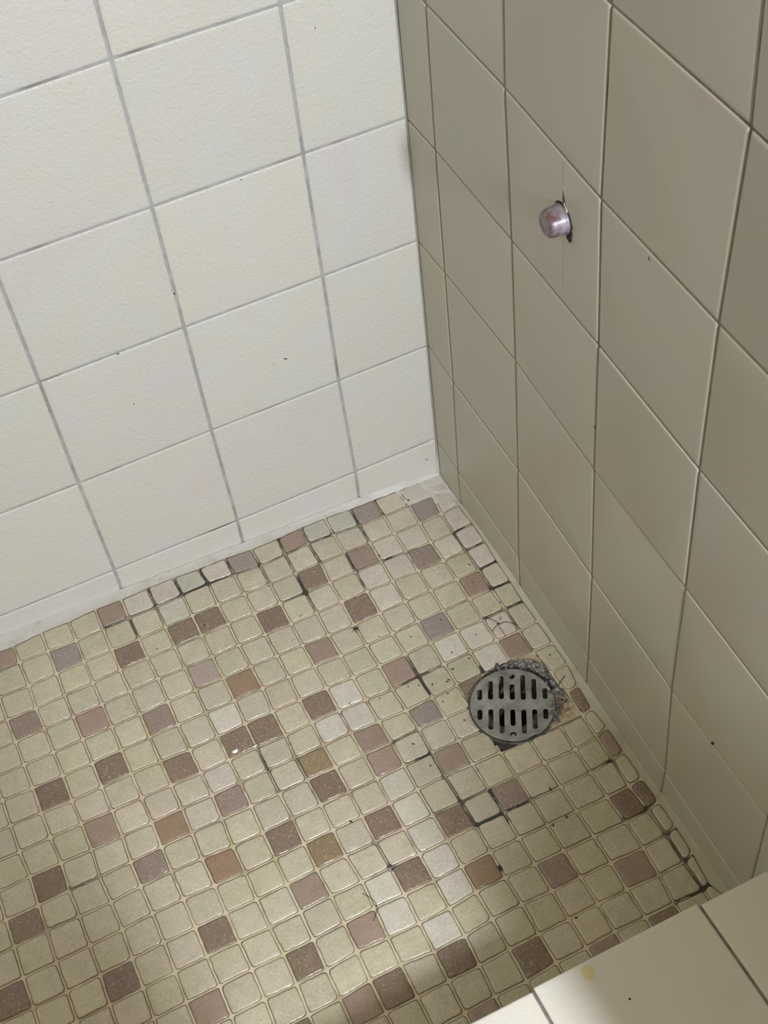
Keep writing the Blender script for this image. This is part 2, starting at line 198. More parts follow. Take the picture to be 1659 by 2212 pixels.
nt.links.new(N(nt, 'ShaderNodeBump', i_Strength=.5, i_Distance=.0012).outputs[0], b.inputs['Coat Normal']); nt.links.new(n1.outputs[0], nt.nodes[-1].inputs['Height'])
p = bump(nt, b, n3.outputs[0], .5, .0008); bump(nt, b, n1.outputs[0], .4, .002, p)
# tile edge: joint shade painted as dark brown, with mold over it
M_edge, nt, b = mat('tile_edge_shade_mold')
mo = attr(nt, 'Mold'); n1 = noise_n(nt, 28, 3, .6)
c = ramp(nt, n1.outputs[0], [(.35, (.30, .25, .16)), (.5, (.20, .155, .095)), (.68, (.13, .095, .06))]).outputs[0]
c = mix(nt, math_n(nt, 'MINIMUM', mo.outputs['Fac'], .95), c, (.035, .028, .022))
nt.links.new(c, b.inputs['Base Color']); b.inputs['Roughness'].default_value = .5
# floor grout
M_grout, nt, b = mat('floor_grout')
mo = attr(nt, 'Mold'); n1 = noise_n(nt, 9, 3, .55); n2 = noise_n(nt, 38, 4, .6); n3 = noise_n(nt, 330, 3, .6); n4 = noise_n(nt, 14, 2, .5, dist=1.0)
c = ramp(nt, n1.outputs[0], [(.34, (.60, .46, .38)), (.44, (.62, .53, .39)), (.54, (.58, .52, .34)), (.66, (.60, .55, .44))]).outputs[0]
f = ramp(nt, n2.outputs[0], [(.50, (0, 0, 0)), (.66, (1, 1, 1))]).outputs[0]
c = mix(nt, math_n(nt, 'MULTIPLY', f, .6), c, (.26, .19, .11))
f = ramp(nt, n4.outputs[0], [(.60, (0, 0, 0)), (.70, (1, 1, 1))]).outputs[0]
c = mix(nt, math_n(nt, 'MULTIPLY', f, .5), c, (.46, .41, .20))
mf = math_n(nt, 'MULTIPLY', mo.outputs['Fac'], ramp(nt, n2.outputs[0], [(.38, (.35, .35, .35)), (.56, (1.3, 1.3, 1.3))]).outputs[0])
c = mix(nt, math_n(nt, 'MINIMUM', mf, .96), c, (.030, .024, .020))
nt.links.new(c, b.inputs['Base Color']); b.inputs['Roughness'].default_value = .45
p = bump(nt, b, n3.outputs[0], .5, .0006); bump(nt, b, n2.outputs[0], .5, .0015, p)

def simple(name, col, rough=.5, metal=0, var=.25, scale=120, bs=.3, bd=.0005):
    m, nt, b = mat(name)
    n1 = noise_n(nt, scale, 4, .6)
    lo = tuple(x*(1-var) for x in col); hi = tuple(min(1, x*(1+var)) for x in col)
    c = ramp(nt, n1.outputs[0], [(.3, lo), (.7, hi)]).outputs[0]
    nt.links.new(c, b.inputs['Base Color']); b.inputs['Roughness'].default_value = rough; b.inputs['Metallic'].default_value = metal
    bump(nt, b, n1.outputs[0], bs, bd)
    return m
M_steel, nt, b = mat('worn_steel')
n1 = noise_n(nt, 55, 4, .6); n2 = noise_n(nt, 260, 3, .7)
c = ramp(nt, n1.outputs[0], [(.3, (.20, .20, .185)), (.5, (.34, .335, .31)), (.7, (.46, .455, .43))]).outputs[0]
c = mix(nt, ramp(nt, n2.outputs[0], [(.55, (0, 0, 0)), (.75, (.55, .55, .55))]).outputs[0], c, (.13, .12, .10))
nt.links.new(c, b.inputs['Base Color']); b.inputs['Metallic'].default_value = .55; b.inputs['Roughness'].default_value = .42
bump(nt, b, n2.outputs[0], .15, .0004)
M_pipe = simple('drain_pipe_metal', (.10, .095, .085), .5, .3, .5, 90)
M_black = simple('drain_dark', (.006, .006, .006), .9, 0, .3)
M_gap = simple('dark_gap', (.030, .028, .026), .8, 0, .4, 200)
M_hair = simple('hair', (.035, .025, .02), .5)
M_fleck = simple('dark_fleck', (.03, .024, .02), .7)
M_crumb = simple('white_crumb', (.85, .84, .80), .4)

# ---------------------------------------------------------------- walls
MEAS_L = {('A',5):(3.6,21.06),('A',4):(3.63,16.17),('A',3):(3.64,11.39),('A',2):(3.67,6.59),('A',1):(3.6,1.67),
 ('B',5):(8.36,21.1),('B',4):(8.34,16.19),('B',3):(8.35,11.41),('B',2):(8.37,6.6),('B',1):(8.32,1.63),
 ('C',3):(13.09,11.38),('C',2):(13.11,6.54),('C',1):(13.06,1.65),
 ('0',4):(.28,16.15),('0',3):(.28,11.39),('0',2):(.28,6.6),('0',1):(.28,1.73)}
LX = [('0', .285), ('A', 3.63), ('B', 8.34), ('C', 13.09), ('D', 17.82), ('E', 22.55), ('F', 27.3), ('G', 32.0)]
LZ = [-.75, 1.66, 6.57, 11.4, 16.2, 21.05, 25.9, 30.7, 35.5, 40.3, 45.1]
MEAS_R = {('0',4):(WY,16.09),('0',3):(WY,11.37),('0',2):(WY,6.64),('0',1):(WY,1.62),
 ('a',5):(1.66,20.98),('a',4):(1.58,16.2),('a',3):(1.59,11.47),('a',2):(1.61,6.53),('a',1):(1.47,1.65),
 ('b',5):(6.05,21.03),('b',4):(6.2,16.26),('b',3):(6.24,11.66),('b',2):(6.21,6.65),('b',1):(6.1,1.84),
 ('c',6):(10.77,25.85),('c',5):(10.65,20.82),('c',4):(10.76,16.25),('c',3):(10.78,11.39),('c',2):(10.87,6.47),('c',1):(10.84,1.91),
 ('d',6):(15.6,25.96),('d',5):(15.39,20.89),('d',4):(15.35,16.14),('d',3):(15.39,11.43),('d',2):(15.34,6.36),('d',1):(15.52,1.77)}
RY = [('0', WY), ('a', 1.58), ('b', 6.16), ('c', 10.77), ('d', 15.42), ('e', 20.0), ('f', 24.7), ('g', 29.4), ('h', 34.1), ('i', 38.8), ('j', 43.5), ('k', 48.2)]

def wall(name, lines, zs, meas, to3, m_tile, m_grout, seed, gap, splits=()):
    rnd = random.Random(seed); bm = bmesh.new(); col = bm.loops.layers.float_color.new('Col')
    def node(ci, hi):
        key = (lines[ci][0], hi)
        if key in meas: return Vector(meas[key])
        jit = Vector((rnd.uniform(-.02, .02), rnd.uniform(-.02, .02)))
        return Vector((lines[ci][1], zs[hi]))
    nd = [[node(i, h) for h in range(len(zs))] for i in range(len(lines))]
    # grout bed: a slab behind the tiles
    i0, i1 = lines[0][1], lines[-1][1]; z0, z1 = zs[0], zs[-1]
    vs = [bm.verts.new(to3(a, b_, d)) for d in (-.035, -1.2) for a, b_ in ((i0, z0), (i1, z0), (i1, z1), (i0, z1))]
    fs = [bm.faces.new([vs[k] for k in q]) for q in ((0, 1, 2, 3), (7, 6, 5, 4), (0, 4, 5, 1), (1, 5, 6, 2), (2, 6, 7, 3), (3, 7, 4, 0))]
    for f in fs: f.material_index = 1
    def tile(c, tone, lean):
        c = ccw([Vector(p) for p in c])
        rings = []
        for g, d in ((gap, -.06), (gap, -.025), (gap+.012, -.010), (gap+.04, -.001), (gap+.10, .004)):
            r = round_quad(inset_quad(c, g), .05, 3, 3)
            rings.append([bm.verts.new(to3(p.x, p.y, d+lean)) for p in r])
        n = len(rings[0]); ff = []
        for a, b_ in zip(rings, rings[1:]):
            for k in range(n):
                f = bm.faces.new((a[k], a[(k+1) % n], b_[(k+1) % n], b_[k])); f.smooth = True; ff.append(f)
        f = bm.faces.new(rings[-1]); ff.append(f); f.smooth = True
        for f in ff:
            for l in f.loops: l[col] = (*tone, 1)
    for i in range(len(lines)-1):
        for h in range(len(zs)-1):
            q = [nd[i][h], nd[i+1][h], nd[i+1][h+1], nd[i][h+1]]
            v = rnd.uniform(.965, 1.0); tone = (v*rnd.uniform(.985, 1), v*rnd.uniform(.985, 1), v*rnd.uniform(.965, 1))
            lean = rnd.uniform(-.006, .008)
            sp = [s for s in splits if s[0] == i and s[1] == h]
            if sp:
                s = sp[0][2]; m0 = q[0].lerp(q[1], s); m1 = q[3].lerp(q[2], s)
                tile([q[0], m0+Vector((gap*.95, 0)), m1+Vector((gap*.95, 0)), q[3]], tone, lean)
                tile([m0-Vector((gap*.95, 0)), q[1], q[2], m1-Vector((gap*.95, 0))], tone, lean+.006)
            else: tile(q, tone, lean)
    bmesh.ops.recalc_face_normals(bm, faces=bm.faces[:])
    return obj(name, bm, [m_tile, m_grout], kind='structure')
toL = lambda a, b_, d: Vector((a, WY+d, b_))
toR = lambda a, b_, d: Vector((WX0+WXS*a+d, a, b_))
wall_left = wall('wall_left', LX, LZ, MEAS_L, toL, M_wallL, M_gL, 3, .045)
wall_right = wall('wall_right', RY, LZ, MEAS_R, toR, M_wallR, M_gR, 5, .036)
bm = bmesh.new()
for pts in ([(8.95, 20.75), (8.955, 20.4), (8.95, 20.05)], [(8.97, 18.55), (8.985, 17.9), (8.975, 17.3), (8.99, 16.6)]):
    for (y0, z0), (y1, z1) in zip(pts, pts[1:]):
        h0 = .011; q = [(y0-.006, z0), (y0+.006, z0), (y1+.006, z1), (y1-.006, z1)]
        a = [bm.verts.new((WX0+WXS*y+h0, y, z)) for y, z in q]; b_ = [bm.verts.new((WX0+WXS*y-.01, y, z)) for y, z in q]
        bm.faces.new(a)
        for k in range(4): bm.faces.new((a[k], b_[k], b_[(k+1) % 4], a[(k+1) % 4]))
bmesh.ops.recalc_face_normals(bm, faces=bm.faces[:])
obj('hairline_crack', bm, [simple('crack_line', (.30, .27, .21), .7)], wall_right)

# ---------------------------------------------------------------- mosaic floor
segs = []
for pts, wgt in MOLD:
    if len(pts) == 1: pts = pts*2
    for a, b_ in zip(pts, pts[1:]): segs.append((Vector(a), Vector(b_), wgt))
def mold_at(p):
    r = 0
    for a, b_, wgt in segs:
        if abs(p.x-a.x) > 2.5 or abs(p.y-a.y) > 2.5: continue
        d = b_-a; t = 0 if d.length_squared == 0 else max(0, min(1, (p-a).dot(d)/d.length_squared))
        e = (p-a-d*t).length
        k = max(0, 1-e/(.07+.035*wgt))
        r = max(r, min(1, k*2.2)*wgt)
    return r
KIND = {'P': ((.305, .22, .175), .08), 'V': ((.285, .235, .21), .75), 'Q': ((.36, .285, .25), .1), 'M': ((.255, .19, .155), .95),
        'B': ((.20, .138, .096), 1.0), 'O': ((.285, .19, .12), .03), 'C': ((.25, .18, .095), 1.0),
        'W': ((.56, .515, .445), .45), 'L': ((.53, .475, .405), .35), 'G': ((.47, .46, .385), .3), 'D': ((.485, .443, .325), .45)}
MISSING = {(i, j) for i in (1, 2, 3) for j in (9, 10, 11)}
rnd = random.Random(11)
bm = bmesh.new(); col = bm.loops.layers.float_color.new('Col'); mol = bm.verts.layers.float.new('Mold')
def P3(p, dz=0): return Vector((p.x, p.y, fz(p.x, p.y)+dz))
def clipd(p, R=DR+.06):
    d = p-DC
    return DC+d.normalized()*R if d.length < R else p
for i in range(NI):
    for j in range(NJ):
        if (i, j) in MISSING: continue
        c = [Vector(NODES[i][j]), Vector(NODES[i+1][j]), Vector(NODES[i+1][j+1]), Vector(NODES[i][j+1])]
        mid = sum(c, Vector((0, 0)))/4
        c = ccw(c)
        kd = CELLS.get('%d,%d' % (i, j), 'D')
        if (i, j) in ((0, 0), (1, 0)): kd = 'W'
        base, spk = KIND[kd]
        v = rnd.uniform(.93, 1.06)
        if kd == 'D':
            t = rnd.random()
            base = (base[0]*(1+.03*t), base[1]*(.995+.015*t), base[2]*(.98+.12*t))
            cool = max(0, 1-j/5)*max(0, 1-i/16)   # plain tiles blend paler towards the corner
            base = tuple(x+(y-x)*.5*cool for x, y in zip(base, KIND['L'][0]))
        base = tuple(x*v for x in base)
        small = (c[1]-c[0]).length < .7 or (c[2]-c[1]).length < .7
        rr = .16 if small else rnd.uniform(.07, .13)
        if (i, j) in ((0, 10), (0, 12)): rr = .26
        g = .052; top = .034+rnd.uniform(-.006, .010)
        tx, ty = rnd.uniform(-.008, .008), rnd.uniform(-.008, .008)
        wob = [(rnd.uniform(-.012, .012)) for _ in range(40)]
        rings = []
        wmin = min((c[1]-c[0]).length, (c[2]-c[1]).length, (c[3]-c[2]).length, (c[0]-c[3]).length)
        last = min(.09, wmin*.5-g-.06); rr = min(rr, (wmin-2*g)*.42)
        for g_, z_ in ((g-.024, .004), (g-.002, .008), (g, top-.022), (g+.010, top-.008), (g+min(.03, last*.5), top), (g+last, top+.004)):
            pts = round_quad(inset_quad(c, g_), max(.02, rr-max(0, g_-g)*.9), 3, 3)
            ring = []
            for k, p in enumerate(pts):
                dirn = (mid-p).normalized(); p = clipd(p+dirn*wob[k % 40])
                q = p-mid
                vv = bm.verts.new(P3(p, z_+(q.x*tx+q.y*ty if z_ > .009 else 0))); vv[mol] = (lambda q_: q_ if z_ < .009 else (q_*.6 if z_ < top-.010 else max(0, q_-1.0)*.5))(mold_at(p)); ring.append(vv)
            rings.append(ring)
        n = len(rings[0])
        for r, (a_, b_) in enumerate(zip(rings, rings[1:])):
            for k in range(n):
                f = bm.faces.new((a_[k], a_[(k+1) % n], b_[(k+1) % n], b_[k])); f.smooth = True
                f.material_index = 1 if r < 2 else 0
                for l in f.loops: l[col] = (*base, spk)
        cv = bm.verts.new(P3(mid, top+.006)); cv[mol] = mold_at(mid)*.3
        for k in range(n):
            f = bm.faces.new((rings[-1][k], rings[-1][(k+1) % n], cv)); f.smooth = True
            for l in f.loops: l[col] = (*base, spk)
# grout bed
HQ = inset_quad(ccw([Vector(NODES[1][9]), Vector(NODES[4][9]), Vector(NODES[4][12]), Vector(NODES[1][12])]), .03)
def in_hole(p):
    return all((b_-a).cross(p-a) > 0 for a, b_ in zip(HQ, HQ[1:]+HQ[:1]))
GX0, GX1, GY0, GY1, ST = -.9, 25.0, -.5, 20.8, .1
nx, ny = int((GX1-GX0)/ST), int((GY1-GY0)/ST); grid = {}
for a in range(nx+1):
    for b_ in range(ny+1):
        p = Vector((GX0+a*ST, GY0+b_*ST))
        d = p-DC
        if d.length < DR-.16: continue
        if in_hole(p): continue
        if d.length < DR-.02: p = DC+d.normalized()*(DR-.1)
        vv = bm.verts.new(P3(p, .010*noise.noise(Vector((p.x*2.2, p.y*2.2, 0)))-.002)); vv[mol] = mold_at(p); grid[a, b_] = vv
for a in range(nx):
    for b_ in range(ny):
        q = [grid.get((a+x, b_+y)) for x, y in ((0, 0), (1, 0), (1, 1), (0, 1))]
        if None in q: continue
        f = bm.faces.new(q); f.smooth = True; f.material_index = 2
bmesh.ops.recalc_face_normals(bm, faces=bm.faces[:])
for f in bm.faces:
    if f.material_index == 2 and f.normal.z < 0: f.normal_flip()
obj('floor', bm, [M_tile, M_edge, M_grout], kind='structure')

# ---------------------------------------------------------------- caulk beads (trim)
def lerp_tab(tab, x):
    for (a, u), (b_, v) in zip(tab, tab[1:]):
        if x <= b_: return u+(v-u)*max(0, (x-a)/(b_-a))
    return tab[-1][1]
def bead(name, tab, s0, s1, wallp, floorp, m_bead=None):
    bm = bmesh.new(); rows = []
    n = int((s1-s0)/.12)
    for k in range(n+1):
        s = s0+(s1-s0)*k/n
        A = wallp(s); B = floorp(s); r = []
        for t in (0, .06, .25, .5, .75, .94, 1):
            p = A.lerp(B, t)
            nz = noise.noise(Vector((s*1.7, t*2, 3)))*.03+noise.noise(Vector((s*6, t*5, 7)))*.012
            sag = -.045*math.sin(math.pi*t)
            p = p+Vector((0, 0, 1))*(sag+nz*math.sin(math.pi*t)*1.0+.03*math.sin(math.pi*t)); r.append(bm.verts.new(p))
        rows.append(r)
    for a, b_ in zip(rows, rows[1:]):
        for k in range(6):
            f = bm.faces.new((a[k], b_[k], b_[k+1], a[k+1])); f.smooth = True
    bmesh.ops.recalc_face_normals(bm, faces=bm.faces[:])
    if sum(f.normal.z for f in bm.faces) < 0:
        for f in bm.faces: f.normal_flip()
    return obj(name, bm, [m_bead or M_caulk], kind='structure')
ZL = [(.3, -.24), (1.5, .05), (3.6, .22), (8.3, .35), (13, .47), (17.8, .50), (25, .9)]
def rowedge(s):
    for i in range(NI):
        a, b_ = NODES[i][0], NODES[i+1][0]
        if s <= b_[0]: t = max(0, (s-a[0])/(b_[0]-a[0])); return a[1]+(b_[1]-a[1])*t
    return NODES[NI][0][1]
bead('trim_1', ZL, .28, 25, lambda s: Vector((s, WY+.012, max(lerp_tab(ZL, s), fz(s, 0)+.04)+.03*noise.noise(Vector((s*3, 0, 0))))),
     lambda s: P3(Vector((s, max(WY+.10, rowedge(s)+.03+.03*noise.noise(Vector((s*4, 9, 0)))))), .022))
ZR = [(-.3, -.2), (1.4, -.2), (3, .05), (6, .24), (10.8, .27), (15.6, .3), (19, .4), (21, .5)]
def coledge(s):
    for j in range(NJ):
        a, b_ = NODES[0][j], NODES[0][j+1]
        if s <= b_[1]: t = max(0, (s-a[1])/(b_[1]-a[1])); return a[0]+(b_[0]-a[0])*t
    return NODES[0][NJ][0]
bead('trim_2', ZR, -.28, 20.6, lambda s: Vector((WX0+WXS*s+.012, s, max(lerp_tab(ZR, s), fz(0, s)+.05)+.02*noise.noise(Vector((s*3, 5, 0))))),
     lambda s: P3(Vector((max(WX0+WXS*s+.06, coledge(s)+.03), s)), .022), M_caulkR)
# silicone smeared over the corner tiles and up the corner
bm = bmesh.new(); rows = []
for k in range(61):
    z = -.3+k*.7
    wd = .022+.012*noise.noise(Vector((z*.9, 1, 0)))+.07*math.exp(-max(0, z-.0)/.8)
    y0 = WY; x0 = WX0+WXS*y0
    rows.append([bm.verts.new(v) for v in (Vector((x0+wd, y0+.012, z)), Vector((x0+wd*.3+.01, y0+wd*.3+.01, z)), Vector((x0+.012, y0+wd, z)))])
for a, b_ in zip(rows, rows[1:]):
    for k in range(2):
        f = bm.faces.new((a[k], a[k+1], b_[k+1], b_[k])); f.smooth = True
gs = {}
for a in range(76):
    for b_ in range(80):
        x, y = .2+a*.027, -.27+b_*.027
        d = math.hypot((x-.3)*.8, (y+.25)*.85)
        cov = .050-.045*max(0, d-.35)/1.1
        gs[a, b_] = bm.verts.new(P3(Vector((x, y)), cov+.016*noise.noise(Vector((x*3, y*3, 4)))+.007*noise.noise(Vector((x*11, y*11, 4)))))
for a in range(75):
    for b_ in range(79):
        f = bm.faces.new((gs[a, b_], gs[a+1, b_], gs[a+1, b_+1], gs[a, b_+1])); f.smooth = True
bmesh.ops.recalc_face_normals(bm, faces=bm.faces[:])
obj('trim_3', bm, [M_caulk], kind='structure')

# ---------------------------------------------------------------- curb
CH = 4.2
def curb():
    bm = bmesh.new(); col = bm.loops.layers.float_color.new('Col')
    edge = lambda x: 20.36+.016*x
    def slab(x0, x1, y0, y1, z0, z1, mi):
        vs = [bm.verts.new((x, y(x) if callable(y) else y, z)) for z in (z0, z1) for x, y in ((x0, y0), (x1, y0), (x1, y1), (x0, y1))]
        for q in ((3, 2, 1, 0), (4, 5, 6, 7), (0, 1, 5, 4), (1, 2, 6, 5), (2, 3, 7, 6), (3, 0, 4, 7)):
            f = bm.faces.new([vs[k] for k in q]); f.material_index = mi
    slab(-1.0, 30, lambda x: edge(x)+.10, 25.4, -.5, CH-.07, 1)
    rn = random.Random(4)
    joints = [(-.9, -.9), (2.15, 1.92), (7.33, 7.18), (12.2, 12.1), (17.0, 16.95), (21.9, 21.9), (26.8, 26.8)]
    for q, (a, b_) in enumerate(zip(joints, joints[1:])):
        off = (.05, -.03, .05, 0, .02, 0)[q]
        for part in ('top', 'front', 'back'):
            tone = (1, 1, 1) if part == 'top' else (.97, .97, .95)
            if part == 'top': c = [Vector((a[0], edge(a[0])+off)), Vector((b_[0], edge(b_[0])+off)), Vector((b_[1], 25.4)), Vector((a[1], 25.4))]
            else: c = [Vector((a[0], -.3)), Vector((b_[0], -.3)), Vector((b_[0], CH-.16)), Vector((a[0], CH-.16))]
            c = ccw(c); rings = []
            for g, d in ((.045, -.08), (.04, -.035), (.052, -.012), (.085, -.001), (.13, .003)):
                r = round_quad(inset_quad(c, g if part != 'top' else g-.0), .04, 3, 2); ring = []
                for p in r:
                    if part == 'top': v = Vector((p.x, p.y, CH+d))
                    elif part == 'front': v = Vector((p.x, edge(p.x)+.07-d, p.y))
                    else: v = Vector((p.x, 25.42+d, p.y))
                    ring.append(bm.verts.new(v))
                rings.append(ring)
            n = len(rings[0]); ff = []
            for u, v in zip(rings, rings[1:]):
                for k in range(n):
                    f = bm.faces.new((u[k], u[(k+1) % n], v[(k+1) % n], v[k])); f.smooth = True; ff.append(f)
            f = bm.faces.new(rings[-1]); f.smooth = True; ff.append(f)
            for f in ff:
                for l in f.loops: l[col] = (*tone, 1)
    bmesh.ops.recalc_face_normals(bm, faces=bm.faces[:])
    return obj('curb', bm, [M_curb, M_gC], kind='structure')
curb_o = curb()
# yellow stain spot and grime fleck on the curb tile
bm = bmesh.new()
def blot(bm, cx, cy, z, r, k=18, sd=0, h=.006):
    c = bm.verts.new((cx, cy, z+h)); ring = []
    for q in range(k):
        a = 2*math.pi*q/k; rr = r*(1+.25*noise.noise(Vector((math.cos(a)*1.5, math.sin(a)*1.5, sd))))
        ring.append(bm.verts.new((cx+rr*math.cos(a), cy+rr*math.sin(a), z)))
    for q in range(k): bm.faces.new((c, ring[q], ring[(q+1) % k])).smooth = True
blot(bm, 5.8, 20.78, CH+.004, .2)
M_yel, nt, b = mat('yellow_stain'); n1 = noise_n(nt, 60, 3, .5)
nt.links.new(ramp(nt, n1.outputs[0], [(.3, (.66, .58, .30)), (.7, (.68, .61, .37))]).outputs[0], b.inputs['Base Color']); b.inputs['Roughness'].default_value = .5
obj('yellow_stain', bm, [M_yel], curb_o)
bm = bmesh.new(); blot(bm, 5.16, 21.88, CH+.004, .035, 8); obj('dirt_fleck', bm, [M_fleck], curb_o)
# unseen ledge added beyond the curb, outlined to cast the shadow around the drain
bm = bmesh.new()
out = [(0.0, 29.4), (.9, 29.5), (1.9, 29.95), (3.0, 30.5), (3.9, 31.1), (4.6, 31.7), (4.95, 32.4), (5.0, 33.2), (4.85, 34.1), (4.85, 34.9), (4.85, 38.5), (0, 38.9)]
up = [bm.verts.new((x-.25, y, 18.2)) for x, y in out]; dn = [bm.verts.new((x-.25, y, 17.2)) for x, y in out]
bm.faces.new(up); bm.faces.new(dn[::-1])
for k in range(len(out)): bm.faces.new((up[k], dn[k], dn[(k+1) % len(out)], up[(k+1) % len(out)]))
bmesh.ops.recalc_face_normals(bm, faces=bm.faces[:])
obj('shadow_ledge', bm, [simple('shadow_ledge_matte', (.7, .67, .6), .4)], kind='structure')

# bathroom beyond the curb, behind the camera: its floor and an added shadow-casting block
bm = bmesh.new()
vs = [bm.verts.new(v) for v in ((-25, 25.38, -1), (50, 25.38, -1), (50, 75, -1), (-25, 75, -1))]; bm.faces.new(vs)
obj('floor_bathroom', bm, [simple('bathroom_floor', (.40, .37, .31), .4)], kind='structure')
bm = bmesh.new()  # unseen block, added to darken the lower left of the shower floor
bmesh.ops.create_cube(bm, size=1, matrix=Matrix.Translation((16.5, 40.5, 10.9)) @ Matrix.Diagonal((14.6, 11, 23.6, 1)))
bmesh.ops.create_cube(bm, size=1, matrix=Matrix.Translation((16.1, 40.2, 23.3)) @ Matrix.Diagonal((15.4, 11.8, 1.2, 1)))
obj('shadow_block', bm, [simple('shadow_block_matte', (.42, .39, .34), .4)], kind='structure')

# ---------------------------------------------------------------- floor drain
slope = Matrix.Rotation(math.atan(.0227), 4, 'X') @ Matrix.Rotation(-math.atan(.037), 4, 'Y')
dz0 = fz(DC.x, DC.y)
drain = bpy.data.objects.new('floor_drain', None); C.objects.link(drain)
drain['label'] = 'round worn steel floor drain cover with two rows of slots, ringed by crumbling grey mortar'
drain['category'] = 'drain'
ax_v = Vector((.97, 1.97)).normalized(); ax_u = Vector((-ax_v.y, ax_v.x))     # v towards image bottom, u towards image right
if ax_u.x > 0: ax_u = -ax_u
drain.matrix_world = Matrix.Translation(Vector((DC.x, DC.y, dz0))*U) @ slope
def uv(u, v): return ax_u*u+ax_v*v
def spl(cu, pts):
    s = cu.splines.new('POLY'); s.points.add(len(pts)-1)
    for q, p in zip(s.points, pts): q.co = (p.x*U, p.y*U, 0, 1)
    s.use_cyclic_u = True
cu = bpy.data.curves.new('plate', 'CURVE'); cu.dimensions = '2D'; cu.fill_mode = 'BOTH'
R = DR
pts = []
for k in range(120):
    a = 2*math.pi*k/120; rr = R*(1+.006*noise.noise(Vector((math.cos(a)*2, math.sin(a)*2, 1))))
    d = uv(math.cos(a), math.sin(a)); 
    if .9 < a < 1.25: rr *= 1-.035*math.sin((a-.9)/.35*math.pi)
    pts.append(d*rr)
spl(cu, pts)
def slot(u, v0, v1, hw=.062):
    p = []
    for k in range(13): a = math.pi+math.pi*k/12; p.append(uv(u+hw*math.cos(a), v0+hw+hw*math.sin(a)))
    for k in range(13): a = math.pi*k/12; p.append(uv(u+hw*math.cos(a), v1-hw+hw*math.sin(a)))
    spl(cu, [q*R for q in p])
S = .258
for k, (a, b_, c, d) in {-3: (-.43, -.12, .13, .43), 3: (-.46, -.14, .12, .42), -2: (-.68, -.13, .12, .70), 2: (-.73, -.13, .13, .68),
                         -1: (-.82, -.14, .10, .80), 1: (-.84, -.12, .14, .81), 0: (-.58, -.12, .13, .60)}.items():
    slot(k*S, a, b_); slot(k*S, c, d)
for v in (-.79, .825):
    spl(cu, [uv(.075*math.cos(2*math.pi*k/20), v+.075*math.sin(2*math.pi*k/20))*R for k in range(20)])
cu.extrude = .016*U; cu.bevel_depth = .012*U; cu.bevel_resolution = 2; cu.offset = -.006*U
tmp = bpy.data.objects.new('t', cu); C.objects.link(tmp)
dg = bpy.context.evaluated_depsgraph_get(); me = bpy.data.meshes.new_from_object(tmp.evaluated_get(dg)); bpy.data.objects.remove(tmp)
me.name = 'strainer_plate'; me.materials.clear(); me.materials.append(M_steel)
plate = link('strainer_plate', me, drain); plate.location = (0, 0, .045*U)
def lathe(prof, n=72, cx=0, cy=0, axis='z', bm=None):
    bm = bm or bmesh.new(); rings = []
    for r, h in prof:
        rings.append([bm.verts.new((cx+r*math.cos(2*math.pi*k/n), cy+r*math.sin(2*math.pi*k/n), h)) for k in range(n)])
    for a, b_ in zip(rings, rings[1:]):
        for k in range(n):
            f = bm.faces.new((a[k], a[(k+1) % n], b_[(k+1) % n], b_[k])); f.smooth = True
    return bm, rings
# dished screw holes rims + screw at the lower hole
bm = bmesh.new()
p = uv(0, .825)*R; bm, rg = lathe([(.085, -.02), (.08, -.005), (.03, .004)], 20, p.x, p.y, bm=bm); bm.faces.new(rg[-1])
obj('screw', bm, [simple('screw_metal', (.45, .44, .40), .35, .8)], drain)
# drain body: rim, throat and pipe
bm, rg = lathe([(R+.10, -.03), (R+.11, .02), (R+.05, .030), (R+.015, .015), (R-.06, -.01), (R-.10, -.12), (R-.32, -.20), (R-.40, -.9), (R-.55, -1.1), (R-.62, -2.6)], 96)
obj('drain_body', bm, [M_pipe], drain)
bm = bmesh.new(); bm, rg = lathe([(R-.5, -2.55)], 40, bm=bm); bm.faces.new(rg[0]); obj('pipe_bottom', bm, [M_black], drain)
# cross bar casting seen through the lower slots
bm = bmesh.new()
prev = None
for k in range(33):
    a = math.radians(15)+math.radians(150)*k/32
    ring = []
    for r, h in ((R*.52, -.50), (R*.52, -.24), (R*.72, -.20), (R*.74, -.50)):
        d = uv(math.cos(a)*r, math.sin(a)*r); ring.append(bm.verts.new((d.x, d.y, h)))
    if prev:
        for q in range(4): bm.faces.new((prev[q], prev[(q+1) % 4], ring[(q+1) % 4], ring[q])).smooth = True
    prev = ring
obj('inner_collar', bm, [simple('collar_metal', (.22, .215, .20), .5, .2, .5, 150)], drain)
